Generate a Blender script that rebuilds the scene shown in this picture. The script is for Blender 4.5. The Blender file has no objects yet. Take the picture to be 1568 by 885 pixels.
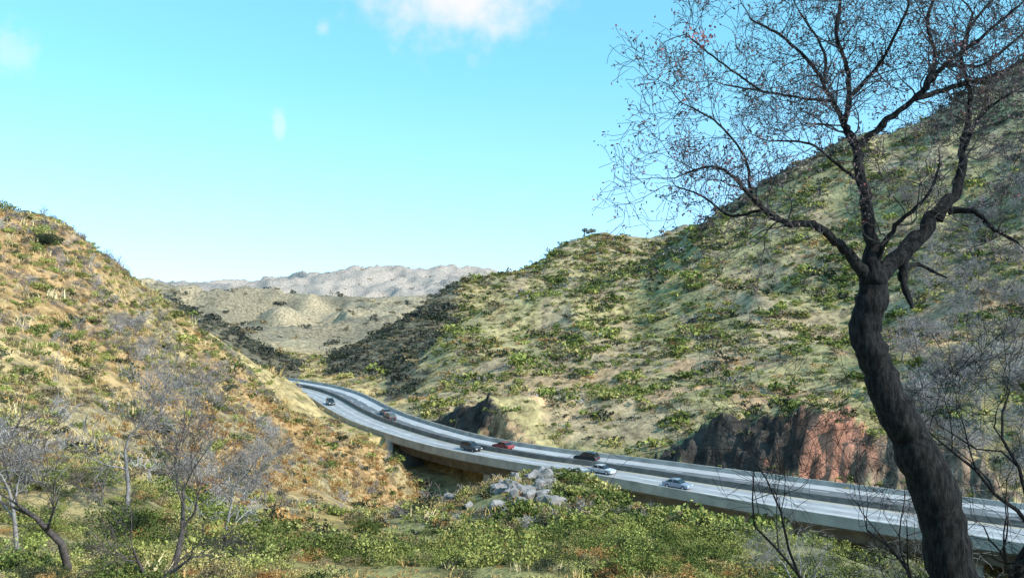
import bpy, math, random
import numpy as np
from mathutils import Vector, Matrix
random.seed(7); rng=np.random.default_rng(7)
F=1358.0; CX=784.0; CY=442.0
def P(px,py,d): return ((px-CX)/F*d, d, -(py-CY)/F*d)
scene=bpy.context.scene
scene.view_settings.view_transform='Standard'; scene.view_settings.look='None'; scene.view_settings.exposure=0
def link(o,parent=None):
    scene.collection.objects.link(o)
    if parent: o.parent=parent
    return o
def empty(name):
    return link(bpy.data.objects.new(name,None))
def meshobj(name,V,Fc,mats=(),parent=None,smooth=False,mi=None):
    me=bpy.data.meshes.new(name); me.from_pydata([tuple(v) for v in V],[],[tuple(f) for f in Fc])
    for m in mats: me.materials.append(m)
    if mi is not None: me.polygons.foreach_set('material_index',mi)
    if smooth: me.polygons.foreach_set('use_smooth',[True]*len(me.polygons))
    me.update()
    return link(bpy.data.objects.new(name,me),parent)
# ---------------- noise
_tab=rng.random((256,256))
def vn(x,y):
    xi=np.floor(x).astype(int); yi=np.floor(y).astype(int); fx=x-xi; fy=y-yi
    fx=fx*fx*fx*(fx*(fx*6-15)+10); fy=fy*fy*fy*(fy*(fy*6-15)+10)
    a=_tab[xi&255,yi&255]; b=_tab[(xi+1)&255,yi&255]; c=_tab[xi&255,(yi+1)&255]; d=_tab[(xi+1)&255,(yi+1)&255]
    return (a*(1-fx)+b*fx)*(1-fy)+(c*(1-fx)+d*fx)*fy
def fbm(x,y,o=4):
    s=0;a=0.5;n=0
    for i in range(o):
        s=s+a*(vn(x+17.3*i,y+9.1*i)-0.5); n+=a; a*=0.5; x,y=(x*1.6+y*1.2),(-x*1.2+y*1.6)
    return s/n*2
def sstep(a,b,x):
    t=np.clip((x-a)/(b-a),0,1); return t*t*(3-2*t)
# ---------------- materials
def mat(name,rough=0.9):
    m=bpy.data.materials.new(name); m.use_nodes=True
    b=m.node_tree.nodes['Principled BSDF']; b.inputs['Roughness'].default_value=rough
    b.inputs['Specular IOR Level'].default_value=0.2
    return m,m.node_tree,b
def simple(name,col,rough=0.7,var=0.3,scale=3.0,metal=0,bump=0,spec=0.2):
    m,nt,b=mat(name,rough); b.inputs['Metallic'].default_value=metal
    b.inputs['Specular IOR Level'].default_value=spec
    n=nt.nodes.new('ShaderNodeTexNoise'); n.inputs['Scale'].default_value=scale; n.inputs['Detail'].default_value=4
    tc=nt.nodes.new('ShaderNodeTexCoord'); nt.links.new(tc.outputs['Object'],n.inputs['Vector'])
    r=nt.nodes.new('ShaderNodeValToRGB'); r.color_ramp.elements[0].position=0.3; r.color_ramp.elements[1].position=0.7
    r.color_ramp.elements[0].color=(*[c*(1-var) for c in col],1); r.color_ramp.elements[1].color=(*[min(1,c*(1+var)) for c in col],1)
    nt.links.new(n.outputs['Fac'],r.inputs['Fac']); nt.links.new(r.outputs['Color'],b.inputs['Base Color'])
    if bump:
        bp=nt.nodes.new('ShaderNodeBump'); bp.inputs['Strength'].default_value=bump; bp.inputs['Distance'].default_value=0.05
        nt.links.new(n.outputs['Fac'],bp.inputs['Height']); nt.links.new(bp.outputs['Normal'],b.inputs['Normal'])
    return m
def leafmat(name,cols):
    m=bpy.data.materials.new(name); m.use_nodes=True; nt=m.node_tree
    nt.nodes.remove(nt.nodes['Principled BSDF']); b=nt.nodes.new('ShaderNodeBsdfDiffuse')
    nt.links.new(b.outputs[0],nt.nodes['Material Output'].inputs['Surface'])
    oi=nt.nodes.new('ShaderNodeObjectInfo'); g=nt.nodes.new('ShaderNodeNewGeometry')
    r=nt.nodes.new('ShaderNodeValToRGB'); cr=r.color_ramp
    while len(cr.elements)<len(cols): cr.elements.new(0.5)
    for i,c in enumerate(cols):
        cr.elements[i].position=0.08+0.84*i/(len(cols)-1); cr.elements[i].color=(*c,1)
    nt.links.new(oi.outputs['Random'],r.inputs['Fac'])
    mr=nt.nodes.new('ShaderNodeMapRange'); mr.inputs[3].default_value=0.55; mr.inputs[4].default_value=1.45
    nt.links.new(g.outputs['Random Per Island'],mr.inputs[0])
    mm=nt.nodes.new('ShaderNodeVectorMath'); mm.operation='SCALE'
    nt.links.new(r.outputs['Color'],mm.inputs[0]); nt.links.new(mr.outputs[0],mm.inputs['Scale'])
    nt.links.new(mm.outputs[0],b.inputs['Color'])
    return m
# ---------------- road centreline
C0=[(-170,312,7.5),(-125,310,7.5),(-90,296,7.5),(-66,273,7.5),(-51,250,7.5),(-36,215,7.3),(-26,195,7.3),(-11,172,7.2),(4,157,7.6),(17,147.5,8.3),(34,133.5,9.6),(48,122.5,10.3),(63.5,112,10.8),(85,95,11),(115,70,11),(160,35,11)]
ROADZ=-30.0
def catmull(pts,n):
    pts=[np.array(p,float) for p in pts]; pts=[2*pts[0]-pts[1]]+pts+[2*pts[-1]-pts[-2]]; out=[]
    for i in range(1,len(pts)-2):
        a,b,c,d=pts[i-1:i+3]
        for k in range(n):
            t=k/n; out.append(0.5*((2*b)+(-a+c)*t+(2*a-5*b+4*c-d)*t*t+(-a+3*b-3*c+d)*t**3))
    out.append(pts[-2]); return np.array(out)
CL=catmull(C0,10)
T=np.gradient(CL[:,:2],axis=0); T/=np.linalg.norm(T,axis=1)[:,None]
N=np.stack([-T[:,1],T[:,0]],1)
BR0=next(i for i in range(len(CL)) if CL[i,0]>-19)
def road_dist(x,y):
    best=np.full(x.shape,1e9); idx=np.zeros(x.shape,int)
    for i in range(0,len(CL)):
        d=(x-CL[i,0])**2+(y-CL[i,1])**2
        m=d<best; best=np.where(m,d,best); idx=np.where(m,i,idx)
    lat=(x-CL[idx,0])*N[idx,0]+(y-CL[idx,1])*N[idx,1]
    far=np.sqrt(best)>45
    return np.where(far,np.sqrt(best)*np.sign(lat),lat),idx
# ---------------- terrain
cp=[]
def c(px,py,d): cp.append(P(px,py,d))
for a in [(0,322,130),(-200,250,130),(-400,230,120),(60,332,135),(100,354,140),(135,382,146),(170,408,152),(230,446,165),(290,484,178),(340,526,192),(420,578,215),(480,606,240),(520,636,203),(555,664,184),(588,692,170),(602,716,160),(608,775,144),
 (150,600,85),(300,600,120),(400,640,140),(500,705,138),(300,750,75),(450,775,92),(150,750,50),(200,500,125),(100,450,108),(0,450,95),(0,600,70),(-200,500,75),(380,565,175),(440,625,180),(250,500,150),(590,800,112),
 (0,885,28),(100,885,30),(300,885,36),(500,885,40),(784,885,43),(1100,885,43),(500,835,60),(650,838,64),(784,808,62),(870,732,86),(760,750,90),(960,768,76),(1060,792,68),(1150,812,62),(1290,855,52),(1500,930,44),(1700,950,44),(690,792,96),(650,820,100),(1100,842,52),(-300,800,30),
 (240,446,380),(340,506,365),(400,546,355),(445,577,345),(100,420,420),(-100,400,440),(480,566,400),(500,580,330),(560,592,285),
 (520,545,600),(450,505,900),(350,485,900),(200,470,900),(400,444,1250),(300,434,1250),(200,444,1300),(60,430,1300),(-200,420,1300),(470,458,1300),(600,475,1100),(550,525,720),(500,470,1500),(450,475,1800),(600,450,1900),(520,419,2600),(590,415,2700),(650,419,2600),(740,410,2600),(850,400,2600),(380,440,2500),(1000,400,2500),(1300,400,2500),(0,430,2500),(-300,420,2500),
 (700,437,520),(650,468,490),(600,504,450),(560,530,420),(525,557,385),(755,428,540),(800,414,560),(840,394,600),(890,372,650),(985,372,700),(1050,342,740),(620,570,340),(690,500,430),(760,472,450),(640,548,350),(590,592,280),
 (605,603,262),(640,562,290),(680,518,310),(730,482,330),(830,444,370),(950,408,410),(1080,345,430),(1140,308,430),(1200,270,430),(1290,218,420),(1400,190,405),(1480,145,390),(1568,94,380),(1800,20,370),(2100,-60,350),
 (740,600,230),(740,540,265),(800,640,196),(900,600,215),(900,500,290),(1000,550,240),(1100,600,185),(1100,450,300),(1200,350,340),(1300,600,170),(1300,450,270),(1300,330,340),(1500,600,155),(1500,450,230),(1500,300,310),(1750,600,150),(1750,300,280),(2100,400,220),
 (660,640,200),(800,672,178),(900,690,168),(1000,698,162),(1100,702,156),(1300,730,142),(1500,752,132),(1800,790,115),(2100,810,105)]: c(*a)
cp+= [(0,0,-1.75),(-8,0,-2.5),(8,0,-2.6),(-25,0,-4),(25,0,-6),(0,-12,-1.6),(-20,-12,-2),(20,-12,-3),(3,6,-3.6),(5.2,10,-4.9),(-5,10,-4.6),(0,20,-8.6),(12,18,-9),(-12,18,-8),(0,32,-12.2),(-22,30,-9.8),(20,32,-13.5),
 (7,106,-33),(-12,125,-38),(0,148,-40),(22,133,-41),(42,112,-41),(30,92,-36),(60,92,-40),(90,75,-40),(-14,163,-39),(-17,157,-38),(40,60,-22),(60,60,-30),
 (-90,150,-3),(-110,230,-20),(-130,300,-31),(-75,240,-24),(-200,350,-10),(-140,150,10),(-60,290,-30),(-90,296,-31),(-125,312,-31),
 (-190,500,-20),(-120,480,-42),(-80,520,-42),(0,620,-20),(60,760,5),(200,800,20),(150,520,20),(260,520,60),(400,500,90),(60,480,-5),
 (-700,2000,-20),(-300,2000,-40),(0,2000,-10),(600,2000,60),(-500,3600,-10),(0,3600,0),(800,3600,0),(-2000,3600,0),(0,7000,-20),(4000,7000,-20),(-5000,7000,-20),(-600,1500,-30),(-350,1500,-30),(400,1200,50),(900,1200,120)]
cp=np.array(cp,float)
KV=0.7
def warp(x,y): return x/(y+30.0), KV*np.log(y+30.0)
U,V=warp(cp[:,0],cp[:,1]); W=cp[:,2]/(cp[:,1]+30)
EPS=0.022
def ph(r2): return np.sqrt(r2+EPS*EPS)
n=len(cp); A=np.zeros((n+3,n+3))
A[:n,:n]=ph((U[:,None]-U)**2+(V[:,None]-V)**2)-np.eye(n)*0.0004
A[:n,n]=1;A[:n,n+1]=U;A[:n,n+2]=V;A[n:,:n]=A[:n,n:].T
w=np.linalg.solve(A,np.concatenate([W,[0,0,0]]))
NS,NV=560,860
S=np.linspace(-0.8,0.8,NS); UU=S+1.1*S**3
_l=np.linspace(math.log(18),math.log(7000),6000); _yy=np.exp(_l)-30
_den=1+2.6*sstep(135,150,_yy)*(1-sstep(215,250,_yy)); _cum=np.cumsum(_den); _cum=(_cum-_cum[0])/(_cum[-1]-_cum[0])
YY=np.exp(np.interp(np.linspace(0,1,NV),_cum,_l))-30
gu,gy=np.meshgrid(UU,YY); gx=gu*(gy+30)
Z=np.zeros_like(gx); gv=KV*np.log(gy+30)
Z+=w[n]+w[n+1]*gu+w[n+2]*gv
for i in range(n): Z+=w[i]*ph((gu-U[i])**2+(gv-V[i])**2)
Z*=(gy+30)
nf=np.clip((gy-20)/150,0.1,1)
ridge=1-2*np.abs(fbm(gx/48+3,gy/60+9,3))
Z+=nf*(ridge-0.72)*5.0*sstep(100,240,gy)*(0.35+0.65*sstep(0.0,20,Z+27))
Z+=nf*fbm(gx/20,gy/20,3)*2.2
Z+=fbm(gx/6+50,gy/6,4)*0.6*np.clip(gy/40,0.2,1)
Z+=sstep(600,1000,gy)*(1-np.abs(fbm(gx/130,gy/200+4,3))*3.0-0.55)*24
Z+=sstep(1300,2200,gy)*(1-np.abs(fbm(gx/480+8,gy/700+4,2))*3.0-0.55)*28
dl,ix=road_dist(gx,gy); hw=CL[ix,2]
ad=np.abs(dl)
ong=(ix<BR0)
tgt=np.where(ong,ROADZ-0.12,-36.0)
k=1-sstep(0,1,(ad-hw-1.0)/np.where(ong,6.0,5.0))
Zc=np.where(ong, tgt*k+Z*(1-k), np.minimum(Z,tgt*k+Z*(1-k)))
Z=np.where(ad<60,Zc,Z)
# --- rock cuts beside the road
cx_=CL[ix,0]+0*gx
tt=dl-hw-1.8
def smin(a,b,k_): h=np.clip(0.5+0.5*(b-a)/k_,0,1); return b*(1-h)+a*h-k_*h*(1-h)
jag=fbm(gx/3.6,gy/3.6+8,3)*2.4+fbm(gx/1.1+4,gy/1.1,3)*1.3
rockmask=np.zeros_like(gx)
for xs,hs in [([17,20,25,31,37,43,47,52,58,64],[0,4,8,10.2,11,10.5,8.6,7.8,6,0]),([-27,-23,-17,-12,-6,0],[0,4.5,8,6,2.5,0])]:
    H=np.interp(cx_,xs,hs)*(1+0.3*fbm(gx/4,gy/4,3)); ok=(dl>0)&(ad<42)&(H>0.3)
    face=np.clip((tt+jag)*1.7,0,None); ht=smin(face,H-0.08*np.clip(tt-H/1.7,0,None),1.3)
    zr=ROADZ-0.6+np.clip(ht,0,None)
    m=ok&(zr>Z)
    rm=ok&(tt>-0.5)&(tt+jag<H/1.7+0.3)
    Z=np.where(m,zr,Z); rockmask=np.maximum(rockmask,rm.astype(float))
from numpy import interp
def grid_lookup(G,x,y):
    x=np.asarray(x,float);y=np.asarray(y,float)
    u=x/(y+30); s=interp(u,UU,np.arange(NS)); v=interp(y,YY,np.arange(NV))
    i=np.clip(s.astype(int),0,NS-2); j=np.clip(v.astype(int),0,NV-2); fs=s-i; fv=v-j
    return (G[j,i]*(1-fs)+G[j,i+1]*fs)*(1-fv)+(G[j+1,i]*(1-fs)+G[j+1,i+1]*fs)*fv
def zt(x,y): return grid_lookup(Z,x,y)
verts=np.stack([gx,gy,Z],-1).reshape(-1,3)
me=bpy.data.meshes.new('ground_terrain'); 
idx=np.arange(NS*NV).reshape(NV,NS)
quads=np.stack([idx[:-1,:-1],idx[:-1,1:],idx[1:,1:],idx[1:,:-1]],-1).reshape(-1,4)
me.vertices.add(len(verts)); me.vertices.foreach_set('co',verts.ravel())
me.loops.add(quads.size); me.loops.foreach_set('vertex_index',quads.ravel().astype(np.int32))
me.polygons.add(len(quads)); me.polygons.foreach_set('loop_start',np.arange(0,quads.size,4,dtype=np.int32))
me.update(calc_edges=True); me.polygons.foreach_set('use_smooth',np.ones(len(quads),bool))
gold=np.array([0.50,0.36,0.17]); olive=np.array([0.41,0.325,0.16]); green=np.array([0.25,0.21,0.08])
def mixc(a,b,t): return a*(1-t[...,None])+b*t[...,None]
col=np.zeros(gx.shape+(3,))+gold
col=mixc(np.zeros_like(col)+olive,gold,1-sstep(-30,-12,gx))
nn=fbm(gx/16+27,gy/16,4); col=mixc(col,np.array([0.30,0.23,0.14]),sstep(-0.05,0.3,nn)*0.75*(1-sstep(-30,-12,gx))*(1-sstep(180,260,gy)))
nn=fbm(gx/24+127,gy/24,3); col=mixc(col,np.array([0.48,0.27,0.12]),sstep(-0.3,0.15,nn)*0.8*(1-sstep(-20,-8,gx))*(sstep(75,105,gy)-sstep(150,190,gy)))
fg=(1-sstep(80,115,gy))*sstep(-28,-12,gx); col=mixc(col,green,fg)
nn=fbm(gx/10+12,gy/10,3); col=mixc(col,np.array([0.42,0.26,0.09]),fg*sstep(0.0,0.3,nn)*0.8)
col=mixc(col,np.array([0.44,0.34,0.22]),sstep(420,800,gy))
nn=fbm(gx/26+7,gy/26,4); col=mixc(col,np.array([0.24,0.22,0.10]),sstep(-0.15,0.2,nn)*0.65*(1-sstep(400,900,gy))*sstep(-30,-12,gx))
nn=fbm(gx/15+207,gy/15,4); col=mixc(col,np.array([0.42,0.30,0.19]),sstep(0.05,0.25,nn)*0.7*(1-sstep(400,900,gy))*sstep(-30,-12,gx)*sstep(140,180,gy))
nn=fbm(gx/18+70,gy/18,3); rz=sstep(-0.1,0.2,nn)*0.9*(sstep(150,175,gy)*(1-sstep(215,270,gy)))*sstep(-20,0,gx)
col=mixc(col,np.array([0.52,0.32,0.18]),rz)
nn=fbm(gx/80+7,gy/110,4); col=mixc(col,np.array([0.23,0.19,0.13]),sstep(-0.15,0.2,nn)*0.75*sstep(500,800,gy)*(1-sstep(1400,1700,gy)))
far_=sstep(1500,1900,gy); col=mixc(col,np.array([0.47,0.38,0.32]),far_)  # distance haze painted into the ground colour of the far hills
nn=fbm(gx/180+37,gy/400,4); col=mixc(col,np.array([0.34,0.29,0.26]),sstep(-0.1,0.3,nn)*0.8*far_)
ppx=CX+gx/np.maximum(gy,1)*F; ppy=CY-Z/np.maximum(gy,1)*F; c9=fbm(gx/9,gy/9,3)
spur_shade=(((ppx>500)&(ppx<700+30*c9)&(ppy>430)&(gy>330)&(gy<540))|((ppx>590)&(ppx<660+50*c9)&(ppy>500)&(ppy<640)&(gy>235)&(gy<330))|((ppx>225)&(ppx<460)&(gy>320)&(gy<430))).astype(float)
col=mixc(col,np.array([0.13,0.12,0.09]),spur_shade*0.85)  # dark tint paints the shadow of these slopes into the ground colour
rc=np.zeros_like(col)+np.array([0.065,0.055,0.048])  # dark rock, with the shade of left-facing cut faces painted in
rn=fbm(gx/2.5,gy/2.5+Z/2,4)
isred=sstep(35,37.5,cx_+rn*5)*(1-sstep(45,47,cx_+rn*5)); rc=mixc(rc,np.array([0.47,0.21,0.135]),isred)
rc=mixc(rc,np.array([0.28,0.19,0.13]),sstep(45,47,cx_+rn*5)); rc=mixc(rc,np.array([0.42,0.28,0.16]),(sstep(-15,-11,cx_+rn*4))*(cx_<8))
col=mixc(col,rc,rockmask)
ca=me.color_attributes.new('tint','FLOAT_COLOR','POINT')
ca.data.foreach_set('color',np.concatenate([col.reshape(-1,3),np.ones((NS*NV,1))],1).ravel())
m,nt,b=mat('ground_mat',0.95)
at=nt.nodes.new('ShaderNodeVertexColor'); at.layer_name='tint'
g=nt.nodes.new('ShaderNodeNewGeometry')
def noise(sc,det=7,r=0.65):
    q=nt.nodes.new('ShaderNodeTexNoise'); q.inputs['Scale'].default_value=sc; q.inputs['Detail'].default_value=det; q.inputs['Roughness'].default_value=r
    nt.links.new(g.outputs['Position'],q.inputs['Vector']); return q
n1=noise(0.3,6,0.72); n2=noise(0.7,3)
mr=nt.nodes.new('ShaderNodeMapRange'); mr.inputs[1].default_value=0.36; mr.inputs[2].default_value=0.64; mr.inputs[3].default_value=0.38; mr.inputs[4].default_value=1.4
nt.links.new(n1.outputs['Fac'],mr.inputs[0])
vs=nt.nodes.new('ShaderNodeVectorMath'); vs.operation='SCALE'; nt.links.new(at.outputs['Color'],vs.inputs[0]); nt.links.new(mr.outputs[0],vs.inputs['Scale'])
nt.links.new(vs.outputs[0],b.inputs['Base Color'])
bp=nt.nodes.new('ShaderNodeBump'); bp.inputs['Strength'].default_value=0.9; bp.inputs['Distance'].default_value=0.6
nt.links.new(n2.outputs['Fac'],bp.inputs['Height']); nt.links.new(bp.outputs['Normal'],b.inputs['Normal'])
me.materials.append(m)
ground=link(bpy.data.objects.new('ground_terrain',me))
# ---------------- road
m_near=simple('concrete_pavement',(0.46,0.445,0.45),0.85,0.15,0.25)
m_far=simple('asphalt',(0.17,0.17,0.18),0.85,0.2,0.3)
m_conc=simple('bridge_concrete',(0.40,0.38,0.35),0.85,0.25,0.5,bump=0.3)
m_dconc=simple('dark_shade_concrete',(0.16,0.15,0.14),0.9,0.3,0.6)  # dark concrete: under-deck shade put into the colour; median barrier shares it
m_white=simple('road_paint',(0.8,0.8,0.78),0.6,0.1,2)
m_yel=simple('yellow_paint',(0.6,0.42,0.08),0.6,0.1,2)
highway=empty('highway')
def sweep(name,prof,mats,parent,i0=0,i1=None,closed=True):
    i1=len(CL) if i1 is None else i1; V=[];Fc=[]
    for i in range(i0,i1):
        pr=prof(CL[i,2])
        for (o,h) in pr: V.append((CL[i,0]+N[i,0]*o,CL[i,1]+N[i,1]*o,ROADZ+h))
    k=len(pr)
    for r in range(i1-i0-1):
        for j in range(k if closed else k-1):
            a=r*k+j; b2=r*k+(j+1)%k; Fc.append((a,b2,b2+k,a+k))
    if closed: Fc.append(list(range(k))[::-1]); Fc.append([(i1-i0-1)*k+j for j in range(k)])
    return meshobj(name,V,Fc,mats,parent)
sweep('near_carriageway',lambda h:[(-h+0.05,0),(0.2,0)],[m_near],highway,closed=False)
sweep('far_carriageway',lambda h:[(0.2,0.0),(h-0.05,0.0)],[m_far],highway,closed=False)
sweep('far_shoulder',lambda h:[(h-2.6,0.004),(h-0.06,0.004)],[m_near],highway,closed=False)
for nm,fn,mm_ in [('edge_line_near',lambda h:(-h+1.2),m_white),('median_line_near',lambda h:-0.5,m_yel),('median_line_far',lambda h:1.0,m_yel),('edge_line_far',lambda h:h-2.8,m_white)]:
    sweep(nm,(lambda fn:(lambda h:[(fn(h)-0.09,0.008),(fn(h)+0.09,0.008)]))(fn),[mm_],highway,closed=False)
V=[];Fc=[]
acc=0; arcs=[0]
for i in range(1,len(CL)): acc+=np.linalg.norm(CL[i,:2]-CL[i-1,:2]); arcs.append(acc)
arcs=np.array(arcs)
def at_arc(s):
    return np.array([interp(s,arcs,CL[:,0]),interp(s,arcs,CL[:,1])]), np.array([interp(s,arcs,N[:,0]),interp(s,arcs,N[:,1])]), interp(s,arcs,CL[:,2])
for fr in (-0.36,-0.64,0.34,0.58):
    s=0
    while s<acc-4:
        q=[]
        for ss in (s,s+3):
            p,nn_,h=at_arc(ss)
            for e in (-0.08,0.08): q.append((p[0]+nn_[0]*(fr*h+e),p[1]+nn_[1]*(fr*h+e),ROADZ+0.009))
        k=len(V); V+=q; Fc.append((k,k+1,k+3,k+2)); s+=12
meshobj('lane_dashes',V,Fc,[m_white],highway)
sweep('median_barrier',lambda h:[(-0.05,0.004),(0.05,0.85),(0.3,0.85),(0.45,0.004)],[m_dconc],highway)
m_trk=simple('worn_wheel_tracks',(0.36,0.35,0.355),0.85,0.2,0.4)
for j,fr in enumerate((-0.2,-0.5,-0.78)):
    sweep('wheel_track_%d'%j,(lambda fr:(lambda h:[(fr*h-0.8,0.004),(fr*h+0.8,0.004)]))(fr),[m_trk],highway,closed=False)
bridge=empty('highway_bridge')
sweep('near_parapet',lambda h:[(-h-0.25,-0.6),(-h-0.25,0.85),(-h+0.02,0.85),(-h+0.06,-0.02),(-h+0.06,-0.6)],[m_conc],bridge)
sweep('far_parapet',lambda h:[(h-0.06,-0.6),(h-0.06,0),(h-0.02,0.75),(h+0.25,0.75),(h+0.25,-0.6)],[m_conc],bridge)
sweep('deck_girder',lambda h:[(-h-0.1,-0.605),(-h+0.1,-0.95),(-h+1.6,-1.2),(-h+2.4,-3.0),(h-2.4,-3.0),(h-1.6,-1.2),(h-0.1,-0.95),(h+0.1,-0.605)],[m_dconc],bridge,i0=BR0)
def box(cx,cy,z0,z1,lx,ly,rot,name,mt,parent,taper=1.0):
    V=[]
    for z,s in ((z0,1),(z1,taper)):
        for sx,sy in ((-1,-1),(1,-1),(1,1),(-1,1)):
            x=sx*lx/2*s;y=sy*ly/2*s
            V.append((cx+x*math.cos(rot)-y*math.sin(rot),cy+x*math.sin(rot)+y*math.cos(rot),z))
    return meshobj(name,V,[(3,2,1,0),(4,5,6,7),(0,1,5,4),(1,2,6,5),(2,3,7,6),(3,0,4,7)],[mt],parent)
s0=arcs[BR0]
k=0
for s in [s0+1.0,s0+28,s0+54,s0+80,s0+106]:
    if s>acc: break
    p,nn_,h=at_arc(s); rot=math.atan2(nn_[1],nn_[0])
    if k==0:
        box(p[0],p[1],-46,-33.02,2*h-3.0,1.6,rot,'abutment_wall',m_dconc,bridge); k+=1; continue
    for f in (-0.55,0.55):
        box(p[0]+nn_[0]*f*h,p[1]+nn_[1]*f*h,-46,-33.02,1.8,1.5,rot,'pier_column_%d'%k,m_conc,bridge); k+=1
p,nn_,h=at_arc(s0+0.2); rot=math.atan2(nn_[1],nn_[0])
box(p[0]-nn_[0]*(h+0.1),p[1]-nn_[1]*(h+0.1),-44,-30.6,0.9,2.0,rot,'wing_wall',m_conc,bridge)
# ---------------- cars
m_glass=simple('car_glass',(0.02,0.025,0.03),0.08,0.1,1,spec=0.6); m_tyre=simple('tyre',(0.02,0.02,0.02),0.8,0.1,5); m_rim=simple('wheel_rim',(0.5,0.5,0.52),0.35,0.1,5,metal=0.8)
m_hl=simple('headlamp',(0.8,0.8,0.78),0.2,0.05,4); m_tl=simple('tail_lamp',(0.45,0.02,0.02),0.3,0.1,4)
def car(s,fr,colr,toward=1,kind='sedan',name='car'):
    p,nn_,h=at_arc(s); q,_,_=at_arc(s+1); d=(q-p); ang=math.atan2(d[1],d[0]); 
    if toward<0: ang+=math.pi
    e=empty(name); e.location=(p[0]+nn_[0]*fr*h,p[1]+nn_[1]*fr*h,ROADZ+0.01); e.rotation_euler=(0,0,ang); e.scale=(0.95,0.95,0.95)
    mp,nt_,b_=mat('car_paint',0.35); b_.inputs['Base Color'].default_value=(*colr,1); b_.inputs['Specular IOR Level'].default_value=0.5; b_.inputs['Coat Weight'].default_value=0.3
    if kind=='sedan':
        body=[(-2.3,0.35),(-2.3,0.75),(-2.2,0.92),(-1.4,0.98),(0.75,0.95),(1.9,0.82),(2.25,0.68),(2.3,0.35)]
        cab=[(-1.75,0.95),(-1.1,1.38),(-0.2,1.45),(0.3,1.4),(1.05,0.93)]
    else:
        body=[(-2.35,0.42),(-2.35,0.95),(-2.25,1.1),(0.9,1.08),(2.0,0.98),(2.3,0.82),(2.35,0.42)]
        cab=[(-2.2,1.07),(-1.95,1.68),(-0.2,1.78),(0.25,1.72),(1.1,1.05)]
    W2=0.92
    V=[];Fc=[]; kk=len(body)
    for yy,sc in ((-W2,0.97),(-W2+0.1,1.0),(W2-0.1,1.0),(W2,0.97)):
        for (x,z) in body: V.append((x*sc,yy,0.35+(z-0.35)*(0.96 if abs(yy)==W2 else 1)))
    for r in range(3):
        for j in range(kk): Fc.append((r*kk+j,r*kk+(j+1)%kk,(r+1)*kk+(j+1)%kk,(r+1)*kk+j))
    Fc.append(list(range(kk))[::-1]); Fc.append([3*kk+j for j in range(kk)])
    meshobj('body',V,Fc,[mp],e)
    kk=len(cab); V=[];Fc=[]
    zb=min(z for _,z in cab); ztp=max(z for _,z in cab)
    for sgn in (-1,1):
        for (x,z) in cab: V.append((x,sgn*(W2-0.06-0.2*(z-zb)/(ztp-zb)),z))
    for j in range(kk-1): Fc.append((j,j+1,kk+j+1,kk+j))
    Fc.append(list(range(kk))[::-1]); Fc.append([kk+j for j in range(kk)])
    meshobj('windows',V,Fc,[m_glass],e)
    V=[];Fc=[]; top=cab[1:-1]; t=len(top)
    for dz in (-0.05,0.03):
        for sgn in (-1,1):
            for (x,z) in top: V.append((x*1.02,sgn*(W2-0.24),z+dz))
    for dz in range(2):
        for j in range(t-1): Fc.append((dz*2*t+j,dz*2*t+j+1,dz*2*t+t+j+1,dz*2*t+t+j))
    for sgn in range(2):
        for j in range(t-1): Fc.append((sgn*t+j,sgn*t+j+1,2*t+sgn*t+j+1,2*t+sgn*t+j))
    Fc+=[(0,t,3*t,2*t),(t-1,2*t-1,4*t-1,3*t-1)]
    meshobj('roof',V,Fc,[mp],e)
    for sgn in (-1,1):
        box((cab[1][0]+cab[-2][0])/2,sgn*(W2-0.15),zb,ztp,0.1,0.05,0,'pillar',mp,e)
    for x in (-1.4,1.4):
        for sgn in (-1,1):
            V=[];Fc=[];nn2=16
            for yy,r in ((W2-0.22,0.33),(W2+0.01,0.33),(W2+0.01,0.2),(W2-0.02,0.19)):
                for a in range(nn2): V.append((x+r*math.cos(a*2*math.pi/nn2),sgn*yy,0.33+r*math.sin(a*2*math.pi/nn2)))
            for r in range(3):
                for a in range(nn2): Fc.append((r*nn2+a,r*nn2+(a+1)%nn2,(r+1)*nn2+(a+1)%nn2,(r+1)*nn2+a))
            Fc.append([3*nn2+a for a in range(nn2)])
            meshobj('wheel',V,Fc,[m_tyre,m_rim],e,mi=[0]*(2*nn2)+[1]*(nn2+1))
    xe=body[-2][0]; 
    for sgn in (-1,1):
        box(xe-0.02,sgn*(W2-0.28),0.62,0.76,0.14,0.34,0,'headlight',m_hl,e)
        box(body[0][0]+0.03,sgn*(W2-0.25),0.66,0.85,0.12,0.3,0,'taillight',m_tl,e)
    return e
def s_at(x): return interp(x,CL[:,0],arcs)
car(s_at(-6),-0.3,(0.04,0.04,0.045),1,'suv'); car(s_at(-4),0.45,(0.28,0.05,0.05),-1,'sedan')
car(s_at(11),0.45,(0.03,0.03,0.035),-1,'suv')
car(s_at(17),-0.45,(0.55,0.55,0.57),1,'sedan'); car(s_at(28.5),-0.6,(0.26,0.29,0.36),1,'sedan')
car(s_at(-30),0.3,(0.05,0.05,0.06),-1,'suv'); car(s_at(-34),0.55,(0.12,0.12,0.13),-1,'sedan')
car(s_at(-43),-0.6,(0.05,0.05,0.05),1,'suv')
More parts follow.
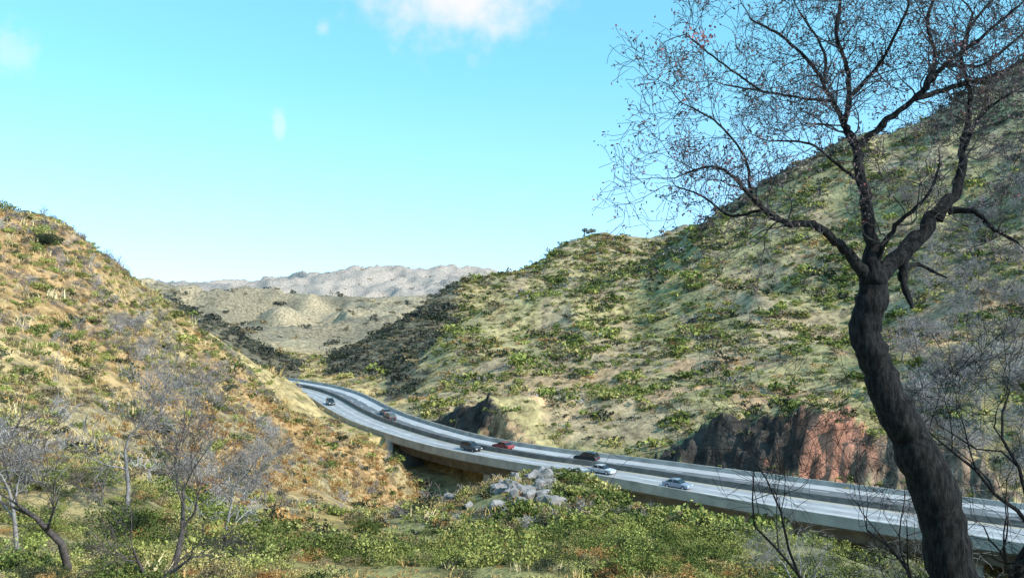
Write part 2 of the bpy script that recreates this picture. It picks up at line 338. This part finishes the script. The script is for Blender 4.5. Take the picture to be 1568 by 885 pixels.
# ---------------- bush meshes
def bush(nl,ls,seed,h=0.8,lob=8,flat=0.7):
    r=np.random.default_rng(seed); cs=r.normal(size=(lob,3))*np.array([0.45,0.45,0.22]); cs[:,2]=np.abs(cs[:,2])+0.2
    rad=r.uniform(0.22,0.48,lob); V=[];Fc=[]
    for i in range(nl):
        k=r.integers(lob); d=r.normal(size=3); d/=np.linalg.norm(d); rr=rad[k]*r.uniform(0.55,1.12)
        p=cs[k]+d*rr*np.array([1,1,flat]); 
        if p[2]<-0.05: p[2]=abs(p[2])*0.4
        p[2]*=h
        a=r.normal(size=3); a/=np.linalg.norm(a); b_=np.cross(a,r.normal(size=3)); b_/=np.linalg.norm(b_)
        s=ls*r.uniform(0.6,1.4); k0=len(V)
        V+= [p-a*s, p-b_*s*0.55, p+a*s, p+b_*s*0.55]; Fc.append((k0,k0+1,k0+2,k0+3))
    return V,Fc
def tuft(nb,seed):
    r=np.random.default_rng(seed);V=[];Fc=[]
    for i in range(nb):
        a=r.uniform(0,6.28); R=abs(r.normal())*0.45; x,y=R*math.cos(a),R*math.sin(a); h=r.uniform(0.2,0.75); l=r.uniform(0.1,0.5); a2=r.uniform(0,6.28)
        w_=0.04; a3=r.uniform(0,3.14); dx,dy=w_*math.cos(a3),w_*math.sin(a3); k0=len(V)
        mxp=(x+l*0.4*math.cos(a2),y+l*0.4*math.sin(a2),h*0.6)
        V+=[(x-dx,y-dy,-0.1),(x+dx,y+dy,-0.1),(mxp[0]+dx*.8,mxp[1]+dy*.8,mxp[2]),(mxp[0]-dx*.8,mxp[1]-dy*.8,mxp[2]),(x+l*math.cos(a2),y+l*math.sin(a2),h)]
        Fc+=[(k0,k0+1,k0+2,k0+3),(k0+3,k0+2,k0+4)]
    return V,Fc
def tube(V,Fc,pts,rad,sides):
    pts=[np.array(p,float) for p in pts]; n_=len(pts); k0=len(V); up=np.array([0.3,0.9,0.1])
    for i in range(n_):
        t=pts[min(i+1,n_-1)]-pts[max(i-1,0)]; L=np.linalg.norm(t); t=t/(L if L>1e-9 else 1)
        a=np.cross(t,up); la=np.linalg.norm(a)
        if la<0.05: a=np.cross(t,[1,0,0]); la=np.linalg.norm(a)
        a/=la; b_=np.cross(t,a)
        for j in range(sides):
            an=2*math.pi*j/sides; V.append(pts[i]+(a*math.cos(an)+b_*math.sin(an))*rad[i])
    for i in range(n_-1):
        for j in range(sides):
            Fc.append((k0+i*sides+j,k0+i*sides+(j+1)%sides,k0+(i+1)*sides+(j+1)%sides,k0+(i+1)*sides+j))
def grow(V,Fc,tips,r,p,d,L,rad,lev,up=0.1,spread=0.75,nch=4,mind=0.0025,wig=0.28,start=1):
    n_=5 if lev>0 else 3; pts=[p]; rs=[rad]; d=d/np.linalg.norm(d)
    for i in range(n_):
        d=d+r.normal(size=3)*wig+np.array([0,0,up]); d/=np.linalg.norm(d)
        p=p+d*L/n_; pts.append(p); rs.append(max(mind,rad*(1-0.65*(i+1)/n_)))
        if lev>0 and i>=start:
            for _ in range(max(1,nch//3) if i<n_-1 else 2):
                q=r.normal(size=3); q-=q.dot(d)*d; q/=np.linalg.norm(q)
                nd=d*(1-spread*0.5)+q*spread*r.uniform(0.6,1.2)
                grow(V,Fc,tips,r,p,nd,L*r.uniform(0.45,0.75),rs[-1]*0.62,lev-1,up,spread,nch,mind,wig)
    if lev==0: tips.append(p)
    tube(V,Fc,pts,rs,7 if rad>0.05 else (5 if rad>0.015 else 3))
def treemesh(seed,H,rad,lev,trunks=1,lean=0.2,spread=0.8,up=0.06,mind=0.004,wig=0.25,start=1):
    r=np.random.default_rng(seed);V=[];Fc=[];tips=[]
    for t in range(trunks):
        d=np.array([r.normal()*lean,r.normal()*lean,1.0]); grow(V,Fc,tips,r,np.array([r.normal()*0.1,r.normal()*0.1,-0.4]),d,H*0.55,rad,lev,up,spread,4,mind,wig,start)
    return V,Fc,tips
L_green=leafmat('shrub_green',[(0.085,0.105,0.03),(0.14,0.165,0.05),(0.22,0.24,0.065),(0.31,0.30,0.09)])
L_yel=leafmat('shrub_yellow_green',[(0.26,0.24,0.08),(0.38,0.34,0.12),(0.46,0.38,0.16),(0.33,0.35,0.10)])
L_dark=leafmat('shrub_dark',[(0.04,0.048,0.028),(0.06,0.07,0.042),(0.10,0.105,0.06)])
L_shade=leafmat('shrub_shade_grey_green',[(0.055,0.06,0.052),(0.085,0.089,0.07),(0.13,0.127,0.097)])  # scrub coloured dark to imitate shaded slopes; distant scrub uses it too
L_gold=leafmat('dry_grass',[(0.45,0.31,0.13),(0.55,0.41,0.20),(0.50,0.33,0.14),(0.58,0.47,0.27)])
L_rust=leafmat('shrub_rust',[(0.36,0.18,0.07),(0.48,0.28,0.11),(0.42,0.30,0.14)])
L_brown=leafmat('shrub_brown',[(0.17,0.13,0.08),(0.26,0.20,0.115),(0.34,0.26,0.15)])
L_grey=leafmat('bare_twigs',[(0.17,0.14,0.13),(0.27,0.235,0.225),(0.38,0.34,0.325)])
L_pink=leafmat('pink_blossom',[(0.38,0.16,0.16),(0.5,0.27,0.25)])
def carrier(name,pts,sizes,meshdata,mt,parent,seed=1,tilt=0.12):
    r=np.random.default_rng(seed); n_=len(pts)
    if n_==0: return
    a=r.uniform(0,2*math.pi,n_); tx=r.normal(size=n_)*tilt; ty=r.normal(size=n_)*tilt
    V=np.zeros((n_,4,3))
    for k,(sx,sy) in enumerate(((-1,-1),(1,-1),(1,1),(-1,1))):
        dx=(sx*np.cos(a)-sy*np.sin(a))*sizes/2; dy=(sx*np.sin(a)+sy*np.cos(a))*sizes/2
        V[:,k,0]=pts[:,0]+dx; V[:,k,1]=pts[:,1]+dy; V[:,k,2]=pts[:,2]+dx*tx+dy*ty
    o=meshobj(name,V.reshape(-1,3),np.arange(n_*4).reshape(-1,4).tolist(),[],parent)
    o.instance_type='FACES'; o.use_instance_faces_scale=True; o.instance_faces_scale=1.0; o.show_instancer_for_render=False; o.show_instancer_for_viewport=False
    meshobj(name+'_plant',meshdata[0],meshdata[1],[mt],o)
    return o
def sample(n_,y0,y1,umax=0.64,rockp=0.10):
    y=rng.uniform(y0,y1,n_*3); x=rng.uniform(-1,1,n_*3)*umax*(y1+30); k=(np.abs(x)<umax*(y+30)); x=x[k][:n_];y=y[k][:n_]
    d,_i=road_dist(x,y); h=CL[_i,2]; ok=(np.abs(d)>h+1.6)&((grid_lookup(rockmask,x,y)<0.3)|(rng.random(len(x))<rockp))
    x=x[ok];y=y[ok]; z=zt(x,y)
    px=CX+x/y*F; py=CY-z/y*F
    return x,y,z,px,py
KN=['green','yellow','dark','shade','rust','brown','grey','gold']
kinds={k:[] for k in KN}
def emit(kind,mask,x,y,z,size): 
    k=np.where(mask)[0]
    if len(k): kinds[kind].append(np.stack([x[k],y[k],z[k],size[k]],1))
x,y,z,px,py=sample(54000,135,620)
cl=fbm(x/9,y/9,3); cl2=fbm(x/35+5,y/35,3); R=rng.random(len(x)); sz=(rng.gamma(2.4,0.37,len(x))*(1+0.4*(cl>0.15))+0.35)*np.clip(0.7+y/700,0.8,1.4)
right=x>-25+(-0.05)*(y-200)
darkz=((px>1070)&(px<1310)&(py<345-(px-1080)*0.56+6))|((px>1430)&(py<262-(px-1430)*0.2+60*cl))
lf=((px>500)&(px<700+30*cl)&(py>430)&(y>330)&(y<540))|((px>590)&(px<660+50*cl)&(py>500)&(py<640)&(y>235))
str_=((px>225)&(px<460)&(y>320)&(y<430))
dk=darkz|lf|str_  # dense dark scrub stands in for slopes in shade; top right is dark trees
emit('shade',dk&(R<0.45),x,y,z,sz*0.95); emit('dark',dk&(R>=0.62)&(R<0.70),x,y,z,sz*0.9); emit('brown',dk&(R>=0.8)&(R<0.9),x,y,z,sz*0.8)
rest=~dk
keep=rest&(rng.random(len(x))<np.clip(0.64+cl*0.75,0.18,1))
ty=R+0.25*cl2
emit('green',keep&right&(ty<0.38),x,y,z,sz)
emit('yellow',keep&right&(ty>=0.38)&(ty<0.54),x,y,z,sz*0.85)
emit('grey',keep&right&(ty>=0.54)&(ty<0.62),x,y,z,sz)
emit('brown',keep&right&(ty>=0.62)&(ty<0.76),x,y,z,sz*0.9)
emit('dark',keep&right&(ty>=0.76)&(ty<0.95),x,y,z,sz*0.85)
emit('rust',keep&right&(ty>=0.95),x,y,z,sz*0.7)
kl=keep&~right
emit('gold',kl&(R<0.35),x,y,z,sz*0.6); emit('green',kl&(R>=0.35)&(R<0.48),x,y,z,sz*0.8); emit('brown',kl&(R>=0.48)&(R<0.7),x,y,z,sz*0.6); emit('yellow',kl&(R>=0.7)&(R<0.9),x,y,z,sz*0.6); emit('grey',kl&(R>=0.9),x,y,z,sz*0.6)
x,y,z,px,py=sample(14000,620,2700,0.6)
cl=fbm(x/50,y/50,3); R=rng.random(len(x)); sz=rng.gamma(4,0.8,len(x))+1
kp=rng.random(len(x))<np.clip(0.35+cl*1.8,0.03,1)*np.where(y>1500,0.2,1)
emit('brown',kp&(R<0.35),x,y,z,sz); emit('shade',kp&(R>0.6),x,y,z,sz*1.0); emit('grey',kp&(R>0.45)&(R<0.55),x,y,z,sz)
xs_=rng.uniform(18,62,420); ii=[int(np.argmin(np.abs(CL[:,0]-v))) for v in xs_]; lat=CL[ii,2]+rng.uniform(2.5,15,420)
x=CL[ii,0]+N[ii,0]*lat; y=CL[ii,1]+N[ii,1]*lat; z=zt(x,y); sz=rng.uniform(0.5,1.3,420); R=rng.random(420)
hi=(z>-21.5)
emit('green',hi&(R<0.35),x,y,z,sz); emit('dark',hi&(R>0.35)&(R<0.6),x,y,z,sz); emit('brown',hi&(R>0.6)&(R<0.8),x,y,z,sz)
lowm=(z<-28.5)&(R>0.3); emit('green',lowm,x,y,z,sz*0.9)
far={k:np.concatenate(v) for k,v in kinds.items() if v}
hs=empty('hillside_shrubs')
mts={'green':L_green,'yellow':L_yel,'dark':L_dark,'rust':L_rust,'grey':L_grey,'shade':L_shade,'brown':L_brown}
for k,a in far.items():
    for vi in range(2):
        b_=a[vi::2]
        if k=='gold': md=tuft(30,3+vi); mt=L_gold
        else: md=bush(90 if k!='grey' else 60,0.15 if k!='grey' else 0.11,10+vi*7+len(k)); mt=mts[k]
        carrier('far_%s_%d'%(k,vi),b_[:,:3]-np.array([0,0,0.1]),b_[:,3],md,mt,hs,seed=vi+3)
kinds={k:[] for k in KN}
x,y,z,px,py=sample(46000,16,180,0.64)
cl=fbm(x/7+30,y/7,3); cl2=fbm(x/18+5,y/18+3,3); R=rng.random(len(x)); sz=(rng.gamma(3.2,0.19,len(x))+0.25)*np.clip(0.45+y/90,0.6,1)
fgm=(x>-24+8*cl)&(y<112); lh=(~fgm)&(x<0)
rr=rng.random(len(x))
f=fgm&(rr<np.clip(0.55+cl,0.12,1))&~((px<700)&(y>90))
sel=cl2*1.1+R*0.9; gok=(y>52)
emit('green',f&(sel<0.30),x,y,z,sz*1.05); emit('yellow',f&(sel>=0.30)&(sel<0.50),x,y,z,sz); emit('rust',f&(sel>=0.50)&(sel<0.65),x,y,z,sz*0.75)
emit('brown',f&(sel>=0.65)&(sel<0.77),x,y,z,sz*0.8); emit('grey',f&gok&(sel>=0.77)&(sel<0.88),x,y,z,sz); emit('gold',f&(sel>=0.88),x,y,z,sz*0.7)
emit('dark',f&(rr<0.07),x,y,z,sz*0.9)
orange=(px>230+120*cl)&(px<650)&(py>610+60*cl)&(py<810)&(y>70)
l=lh&(rr<0.75)&~(orange&(rng.random(len(x))<0.7))
emit('rust',lh&orange&(R<0.36),x,y,z,sz*0.7); emit('gold',lh&orange&(R>0.5)&(R<0.8),x,y,z,sz*0.7)
pr_=R+0.3*cl
emit('gold',l&(pr_<0.34),x,y,z,sz*0.7)
emit('brown',l&(pr_>=0.34)&(pr_<0.52),x,y,z,sz*0.75)
emit('yellow',l&(pr_>=0.52)&(pr_<0.65),x,y,z,sz*0.75)
emit('rust',l&(pr_>=0.65)&(pr_<0.71),x,y,z,sz*0.6)
emit('green',l&(pr_>=0.71)&(pr_<0.85),x,y,z,sz*0.95)
emit('grey',l&gok&(pr_>=0.85),x,y,z,sz*1.1)
emit('dark',lh&(rr>=0.975),x,y,z,sz*1.1)
nearv={k:np.concatenate(v) for k,v in kinds.items() if v}
ns=empty('foreground_shrubs')
for k,a in nearv.items():
    for vi in range(2):
        b_=a[vi::2]; cl_=b_[b_[:,1]<58]; fr_=b_[b_[:,1]>=58]; off=np.array([0,0,0.05])
        if k=='gold': carrier('near_%s_%d'%(k,vi),b_[:,:3]-off,b_[:,3],tuft(36,13+vi),L_gold,ns,seed=vi+3)
        elif k=='grey':
            v_,f_,_=treemesh(40+vi,1.5,0.03,2,trunks=4,lean=0.7,spread=0.9,mind=0.012)
            carrier('near_%s_%d'%(k,vi),b_[:,:3]-off,b_[:,3],(v_,f_),L_grey,ns,seed=vi+3)
        else:
            carrier('near_%s_%d'%(k,vi),fr_[:,:3]-off,fr_[:,3],bush(280,0.09,30+vi*7+len(k),lob=11),mts[k],ns,seed=vi+3)
            carrier('close_%s_%d'%(k,vi),cl_[:,:3]-off,cl_[:,3],bush(1300,0.042,50+vi*7+len(k),lob=16),mts[k],ns,seed=vi+3)
bt=empty('bare_trees_thicket')
m_greybark=leafmat('grey_bark',[(0.17,0.145,0.135),(0.25,0.22,0.205),(0.34,0.30,0.285)])
pts=[];szs=[]
x,y,z,px,py=sample(2200,45,165,0.66)
cl=fbm(x/20+11,y/20,3); k=(x<-14)&(cl>-0.05)&(py>480)&(px<430)&(rng.random(len(x))<0.30)
k2=(px>1350)&(py>380)&(y>125)&(rng.random(len(x))<0.5)
for kk,s0_,s1_ in ((k,0.45,0.85),(k2,0.8,1.3)):
    pts.append(np.stack([x[kk],y[kk],z[kk]],1)); szs.append(rng.uniform(s0_,s1_,kk.sum()))
x,y,z,px,py=sample(2500,150,330,0.66); kk=(px>1380)&(rng.random(len(x))<0.5); pts.append(np.stack([x[kk],y[kk],z[kk]],1)); szs.append(rng.uniform(0.9,1.5,kk.sum()))
pts=np.concatenate(pts); szs=np.concatenate(szs)
for vi in range(3):
    v_,f_,_=treemesh(60+vi,5.0,0.11,3,trunks=2,lean=0.4,spread=0.85,mind=0.022)
    carrier('thicket_%d'%vi,pts[vi::3],szs[vi::3],(v_,f_),m_greybark,bt,seed=vi,tilt=0.05)
def single_bush(name,px_,d,s,mt,seed,nl=2600,ls=0.038,h=0.9):
    x_=(px_-CX)/F*d; z_=float(zt(x_,d)); v_,f_=bush(nl,ls,seed,h=h,lob=16)
    o=meshobj(name,v_,f_,[mt]); o.location=(x_,d,z_-0.1); o.scale=(s,s,s)
for i,(a,d,s,mt) in enumerate([(340,41,1.5,L_dark),(400,42,1.6,L_green),(470,48,1.7,L_green),(210,45,1.0,L_green),(62,118,2.4,L_dark),(75,136,1.2,L_dark),(560,70,1.7,L_green),(722,104,2.2,L_pink),(930,200,4.2,L_green),(25,32,1.4,L_green),(1030,60,1.3,L_dark)]):
    single_bush('shrub',a,d,s,mt,100+i)
# ---------------- grey rocks on the knoll
import bmesh
m_rock=simple('grey_rock',(0.30,0.265,0.25),0.95,0.45,1.2,bump=0.6)
bm=bmesh.new(); r=np.random.default_rng(5)
for i in range(46):
    px_=r.normal(790,38); d=r.uniform(68,84); x_=(px_-CX)/F*d; s=r.uniform(0.3,0.95); z_=float(zt(x_,d))
    res=bmesh.ops.create_icosphere(bm,subdivisions=2,radius=1.0)
    sc=np.array([r.uniform(0.7,1.4),r.uniform(0.7,1.2),r.uniform(0.5,0.9)])*s
    for v in res['verts']:
        c_=np.array(v.co); k_=1+0.30*math.sin(c_[0]*3.1+i)*math.cos(c_[1]*2.7+i*2)+0.16*math.sin(c_[2]*6+i*3)+r.normal()*0.05
        v.co=Vector((x_,d,z_+s*0.25))+Vector(tuple(c_*k_*sc))
me2=bpy.data.meshes.new('rocks'); bm.to_mesh(me2); bm.free(); me2.materials.append(m_rock); link(bpy.data.objects.new('rocks',me2))
# ---------------- main tree
m_bark,nt,b=mat('dark_bark',0.95)
tc=nt.nodes.new('ShaderNodeTexCoord'); mp_=nt.nodes.new('ShaderNodeMapping'); mp_.inputs['Scale'].default_value=(14,14,3.5); nt.links.new(tc.outputs['Object'],mp_.inputs[0])
q=nt.nodes.new('ShaderNodeTexNoise'); q.inputs['Scale'].default_value=1.6; q.inputs['Detail'].default_value=7; q.inputs['Roughness'].default_value=0.7; nt.links.new(mp_.outputs[0],q.inputs['Vector'])
rp=nt.nodes.new('ShaderNodeValToRGB'); rp.color_ramp.elements[0].position=0.42; rp.color_ramp.elements[1].position=0.68
rp.color_ramp.elements[0].color=(0.006,0.005,0.005,1); rp.color_ramp.elements[1].color=(0.05,0.042,0.04,1)
nt.links.new(q.outputs['Fac'],rp.inputs[0]); nt.links.new(rp.outputs[0],b.inputs['Base Color'])
bp=nt.nodes.new('ShaderNodeBump'); bp.inputs['Distance'].default_value=0.07; bp.inputs['Strength'].default_value=1; nt.links.new(q.outputs['Fac'],bp.inputs['Height']); nt.links.new(bp.outputs[0],b.inputs['Normal'])
m_twig=simple('twig_bark',(0.085,0.068,0.065),0.95,0.4,6)
m_leafdead=simple('dead_leaves',(0.16,0.105,0.105),0.9,0.5,9.0)
m_seed=simple('red_seed_pods',(0.32,0.09,0.08),0.8,0.4,6.0)
def main_tree():
    V=[];Fc=[];tips=[]; r=np.random.default_rng(21); TV=[];TF=[]
    B={
    'trunk':([(1490,1150,120,10),(1478,1020,92,10),(1460,900,80,10),(1443,800,68,10),(1412,705,62,10),(1374,635,55,10),(1346,565,50,10),(1324,510,46,10),(1336,455,44,10),(1336,412,40,10)],0),
    'A':([(1337,425,30,10),(1331,345,19,10.0),(1320,275,16,10),(1308,222,14,10.1),(1294,190,10,10.1),(1300,150,8,10.2),(1296,100,6.5,10.3),(1280,50,5,10.3),(1290,-10,4,10.4)],3),
    'A1':([(1308,228,12,10.1),(1350,192,10,10),(1405,147,9,9.9),(1440,105,7,9.7),(1500,60,5.5,9.6),(1560,8,4,9.5)],1),
    'A2':([(1402,150,9,9.9),(1470,130,7,10.2),(1530,112,6,10.4),(1600,75,4.5,10.6)],1),
    'A3':([(1296,195,8,10.1),(1268,140,6.5,10.3),(1240,95,5,10.5),(1195,55,4,10.6),(1150,30,3,10.7)],1),
    'A4':([(1300,150,6.5,10.2),(1340,108,5.5,10),(1368,60,4.5,9.8),(1392,5,4,9.6)],1),
    'A5':([(1410,145,7,9.9),(1432,90,6,10.1),(1420,30,5,10.3),(1445,-40,4,10.4)],1),
    'A6':([(1275,155,5,10.3),(1230,150,4,10.0),(1170,140,3.2,9.8),(1110,130,2.6,9.7)],0),
    'A7':([(1262,130,5,10.3),(1262,80,4,10.6),(1225,20,3,10.8)],0),
    'A8':([(1445,100,6,9.7),(1500,100,5,10.0),(1545,70,4,10.2),(1600,20,3,10.3)],1),
    'A9':([(1475,78,5,9.65),(1490,35,4,9.9),(1530,-10,3,10.1)],1),
    'A10':([(1170,142,3.2,9.8),(1110,100,3,9.7),(1060,60,2.5,9.6)],0),
    'B':([(1330,422,22,10),(1292,382,14,9.8),(1250,346,12,9.6),(1205,340,10,9.5),(1165,318,7,9.4),(1125,272,5,9.3),(1090,255,4,9.2),(1050,265,3,9.1)],2),
    'B2':([(1168,320,5,9.4),(1120,330,4,9.6),(1075,300,3,9.8),(1035,285,2.5,9.9)],0),
    'B3':([(1150,300,5,9.35),(1140,240,4,9.2),(1100,190,3,9.0),(1060,165,2.5,8.9)],0),
    'C':([(1342,425,30,10),(1382,388,26,10.2),(1428,336,24,10.4),(1465,287,17,10.5),(1474,225,10,10.6),(1486,150,7,10.6),(1472,85,5,10.7),(1490,20,4,10.7)],3),
    'C2':([(1380,392,17,10.2),(1384,432,12,10.1),(1397,472,6,10.0)],9),
    'C3':([(1455,322,12,10.5),(1492,324,8,10.3),(1522,350,6,10.1),(1560,372,4,10)],1),
    'D':([(1340,405,10,10),(1372,345,7,9.7),(1420,300,5,9.5),(1440,250,3.5,9.4)],1),
    'E':([(1320,280,6,10),(1280,250,4.5,9.8),(1240,220,3.5,9.6),(1190,215,2.8,9.5)],0),
    'G':([(1472,240,6,10.6),(1500,180,5,10.4),(1550,140,4,10.2)],0),
    'H':([(1384,415,9,10.2),(1405,405,6,10.4),(1450,425,3,10.5)],9),
    }
    for nm,(pp,st) in B.items():
        sm=catmull(pp,6); pts=[];rad=[]
        for i,(a,b_,wd,d) in enumerate(sm):
            jit=r.normal(size=3)*min(0.014,wd/F*d*0.12)
            pts.append(np.array(P(a,b_,d))+jit); rad.append(wd/F*d/2*(1+0.08*r.normal()))
        tube(V,Fc,pts,rad,14 if nm=='trunk' else 8)
        if nm=='trunk' or st==9: continue
        for i in range(max(3,int(len(sm)*(0.38 if st>=2 else 0.12))),len(sm)):
            wd=sm[i][2]
            if r.random()<0.62 and wd<13:
                t=pts[i]-pts[i-1]; t/=np.linalg.norm(t)
                qv=r.normal(size=3); qv[1]*=0.7; qv-=qv.dot(t)*t; qv/=np.linalg.norm(qv)
                grow(TV,TF,tips,r,pts[i],t*0.55+qv*0.8,r.uniform(0.35,0.72),min(rad[i]*0.5,0.013),2,0.08,0.8,3,0.003,0.3)
        t=pts[-1]-pts[-2]; grow(TV,TF,tips,r,pts[-1],t,0.6,rad[-1]*0.9,2,0.05,0.8,3,0.003,0.3)
    o=meshobj('bare_tree',V,Fc,[m_bark],smooth=True)
    meshobj('twigs',TV,TF,[m_twig],o,smooth=True)
    V=[];Fc=[];mi=[]
    for t in tips:
        if r.random()<0.75:
            red_=1 if (t[0]/t[1]*F+CX<1130 and r.random()<0.10) or r.random()<0.02 else 0
            for _ in range(r.integers(1,6)):
                p=t+r.normal(size=3)*0.03; a=r.normal(size=3); a/=np.linalg.norm(a); b_=np.cross(a,r.normal(size=3)); b_/=np.linalg.norm(b_); s=r.uniform(0.01,0.026)
                k=len(V); V+=[p-a*s,p-b_*s*.5,p+a*s,p+b_*s*.5]; Fc.append((k,k+1,k+2,k+3)); mi.append(red_)
    for _ in range(60):
        p=np.array(P(r.normal(1075,14),r.normal(58,8),9.6+r.normal()*0.1)); a=r.normal(size=3); a/=np.linalg.norm(a); b_=np.cross(a,r.normal(size=3)); b_/=np.linalg.norm(b_); s=r.uniform(0.015,0.03)
        k=len(V); V+=[p-a*s,p-b_*s*.6,p+a*s,p+b_*s*.6]; Fc.append((k,k+1,k+2,k+3)); mi.append(1)
    meshobj('dry_leaves',V,Fc,[m_leafdead,m_seed],o,mi=mi)
main_tree()
def placed_tree(px_,d,H,rad,seed,lev=4,trunks=1,mt=None,lean=0.15,spread=0.8,mind=0.005,wig=0.25,topy=None,start=1):
    x_=(px_-CX)/F*d; z_=float(zt(x_,d)); v_,f_,_=treemesh(seed,H,rad,lev,trunks,lean,spread,0.05,mind,wig,start)
    v_=np.array(v_)
    if topy is not None:
        want=(-(topy-CY)/F*d)-z_; s=want/v_[:,2].max(); v_=v_*s
    o=meshobj('bare_tree',v_,f_,[mt or m_greybark],smooth=True); o.location=(x_,d,z_)
m_midbark=simple('brown_grey_bark',(0.10,0.08,0.075),0.95,0.4,8)
m_lt=simple('pale_grey_bark',(0.26,0.23,0.22),0.95,0.3,8)
placed_tree(118,33,8.0,0.17,301,4,1,m_midbark,0.05,0.6,topy=575,mind=0.010,wig=0.16,start=2); placed_tree(262,34,8.0,0.18,312,4,1,m_midbark,0.05,0.6,topy=565,mind=0.010,wig=0.16,start=2); placed_tree(236,30,4.5,0.11,303,3,2,m_midbark,0.2,0.6,topy=720,mind=0.01,wig=0.15)
placed_tree(30,36,7,0.12,304,4,1,m_lt,0.05,0.65,topy=590,mind=0.010,wig=0.18); placed_tree(335,44,7,0.12,305,4,1,m_lt,0.05,0.65,topy=600,mind=0.012,wig=0.18,start=2); placed_tree(185,46,7.0,0.12,315,4,1,m_lt,0.05,0.65,topy=540,mind=0.012,wig=0.18,start=2)
placed_tree(1225,40,4.2,0.07,306,3,4,m_greybark); placed_tree(1160,46,2.8,0.05,307,3,4,m_greybark)
placed_tree(1545,17,8.5,0.22,308,4,1,m_bark,0.1,topy=430); placed_tree(1640,16,9,0.16,309,4,1,m_bark)
placed_tree(1480,30,7.5,0.08,310,4,2,m_greybark); placed_tree(1390,34,3.5,0.05,311,3,3,m_greybark)
# ---------------- camera, light, world
cam=bpy.data.cameras.new('camera'); cam.sensor_width=36; cam.lens=36*F/1568; cam.clip_end=20000; cam.clip_start=0.05
co=link(bpy.data.objects.new('camera',cam)); co.rotation_euler=(math.radians(90),0,0); scene.camera=co
ts=Vector((0.68,-0.42,0.57)).normalized()
sl=bpy.data.lights.new('sun','SUN'); sl.energy=5.0; sl.angle=math.radians(0.5); sl.color=(1,0.955,0.87)
so=link(bpy.data.objects.new('sun',sl)); so.rotation_euler=ts.to_track_quat('Z','Y').to_euler()
wd=bpy.data.worlds.new('World'); scene.world=wd; wd.use_nodes=True; nt=wd.node_tree
bg=nt.nodes['Background']; sky=nt.nodes.new('ShaderNodeTexSky'); sky.sky_type='NISHITA'; sky.sun_disc=False
sky.sun_elevation=math.asin(ts.z); sky.sun_rotation=math.atan2(ts.x,ts.y); sky.air_density=1.0; sky.dust_density=0.3; sky.ozone_density=1.0
tc=nt.nodes.new('ShaderNodeTexCoord'); sx=nt.nodes.new('ShaderNodeSeparateXYZ'); nt.links.new(tc.outputs['Generated'],sx.inputs[0])
def M(op,a,b_=None,c_=None):
    q=nt.nodes.new('ShaderNodeMath'); q.operation=op
    for i,v in enumerate((a,b_,c_)):
        if v is None: continue
        if isinstance(v,(int,float)): q.inputs[i].default_value=v
        else: nt.links.new(v,q.inputs[i])
    return q.outputs[0]
zr=M('ADD',M('MULTIPLY',M('MAXIMUM',sx.outputs[2],0.0),0.8),0.2)
cv=nt.nodes.new('ShaderNodeCombineXYZ'); nt.links.new(sx.outputs[0],cv.inputs[0]); nt.links.new(sx.outputs[1],cv.inputs[1]); nt.links.new(zr,cv.inputs[2])
nv=nt.nodes.new('ShaderNodeVectorMath'); nv.operation='NORMALIZE'; nt.links.new(cv.outputs[0],nv.inputs[0]); nt.links.new(nv.outputs[0],sky.inputs['Vector'])
yc=M('MAXIMUM',sx.outputs[1],0.05); A_=M('DIVIDE',sx.outputs[0],yc); B_=M('DIVIDE',sx.outputs[2],yc)
cmb=nt.nodes.new('ShaderNodeCombineXYZ'); nt.links.new(A_,cmb.inputs[0]); nt.links.new(B_,cmb.inputs[1])
nz=nt.nodes.new('ShaderNodeTexNoise'); nz.inputs['Scale'].default_value=16; nz.inputs['Detail'].default_value=5; nz.inputs['Roughness'].default_value=0.6; nt.links.new(cmb.outputs[0],nz.inputs['Vector'])
tot=None
for (a,b0,ra,rb,st,namp) in [(-0.062,0.345,0.12,0.08,1.0,1.8),(-0.262,0.183,0.008,0.016,0.4,3.4),(-0.213,0.293,0.010,0.012,0.35,3.4),(-0.575,0.27,0.03,0.04,0.35,3)]:
    dx=M('DIVIDE',M('SUBTRACT',A_,a),ra); dy=M('DIVIDE',M('SUBTRACT',B_,b0),rb)
    rr_=M('SQRT',M('ADD',M('MULTIPLY',dx,dx),M('MULTIPLY',dy,dy)))
    v=M('ADD',M('SUBTRACT',1.0,rr_),M('MULTIPLY',M('SUBTRACT',nz.outputs['Fac'],0.5),namp))
    mr=nt.nodes.new('ShaderNodeMapRange'); mr.interpolation_type='SMOOTHSTEP'; mr.inputs[1].default_value=-0.2; mr.inputs[2].default_value=0.85; mr.inputs[4].default_value=st; nt.links.new(v,mr.inputs[0])
    tot=mr.outputs[0] if tot is None else M('MAXIMUM',tot,mr.outputs[0])
tg=nt.nodes.new('ShaderNodeMapRange'); tg.inputs[1].default_value=0.0; tg.inputs[2].default_value=0.24; nt.links.new(sx.outputs[2],tg.inputs[0])
tcx=nt.nodes.new('ShaderNodeMix'); tcx.data_type='RGBA'; nt.links.new(tg.outputs[0],tcx.inputs[0]); tcx.inputs[6].default_value=(2.3,2.55,2.6,1); tcx.inputs[7].default_value=(1.5,2.6,2.35,1)
tint=nt.nodes.new('ShaderNodeMix'); tint.data_type='RGBA'; tint.blend_type='MULTIPLY'; tint.inputs[0].default_value=1
nt.links.new(sky.outputs[0],tint.inputs[6]); nt.links.new(tcx.outputs[2],tint.inputs[7])
mx=nt.nodes.new('ShaderNodeMix'); mx.data_type='RGBA'; nt.links.new(tot,mx.inputs[0]); nt.links.new(tint.outputs[2],mx.inputs[6]); mx.inputs[7].default_value=(6.9,7.0,7.2,1)
nt.links.new(mx.outputs[2],bg.inputs['Color']); bg.inputs['Strength'].default_value=0.14
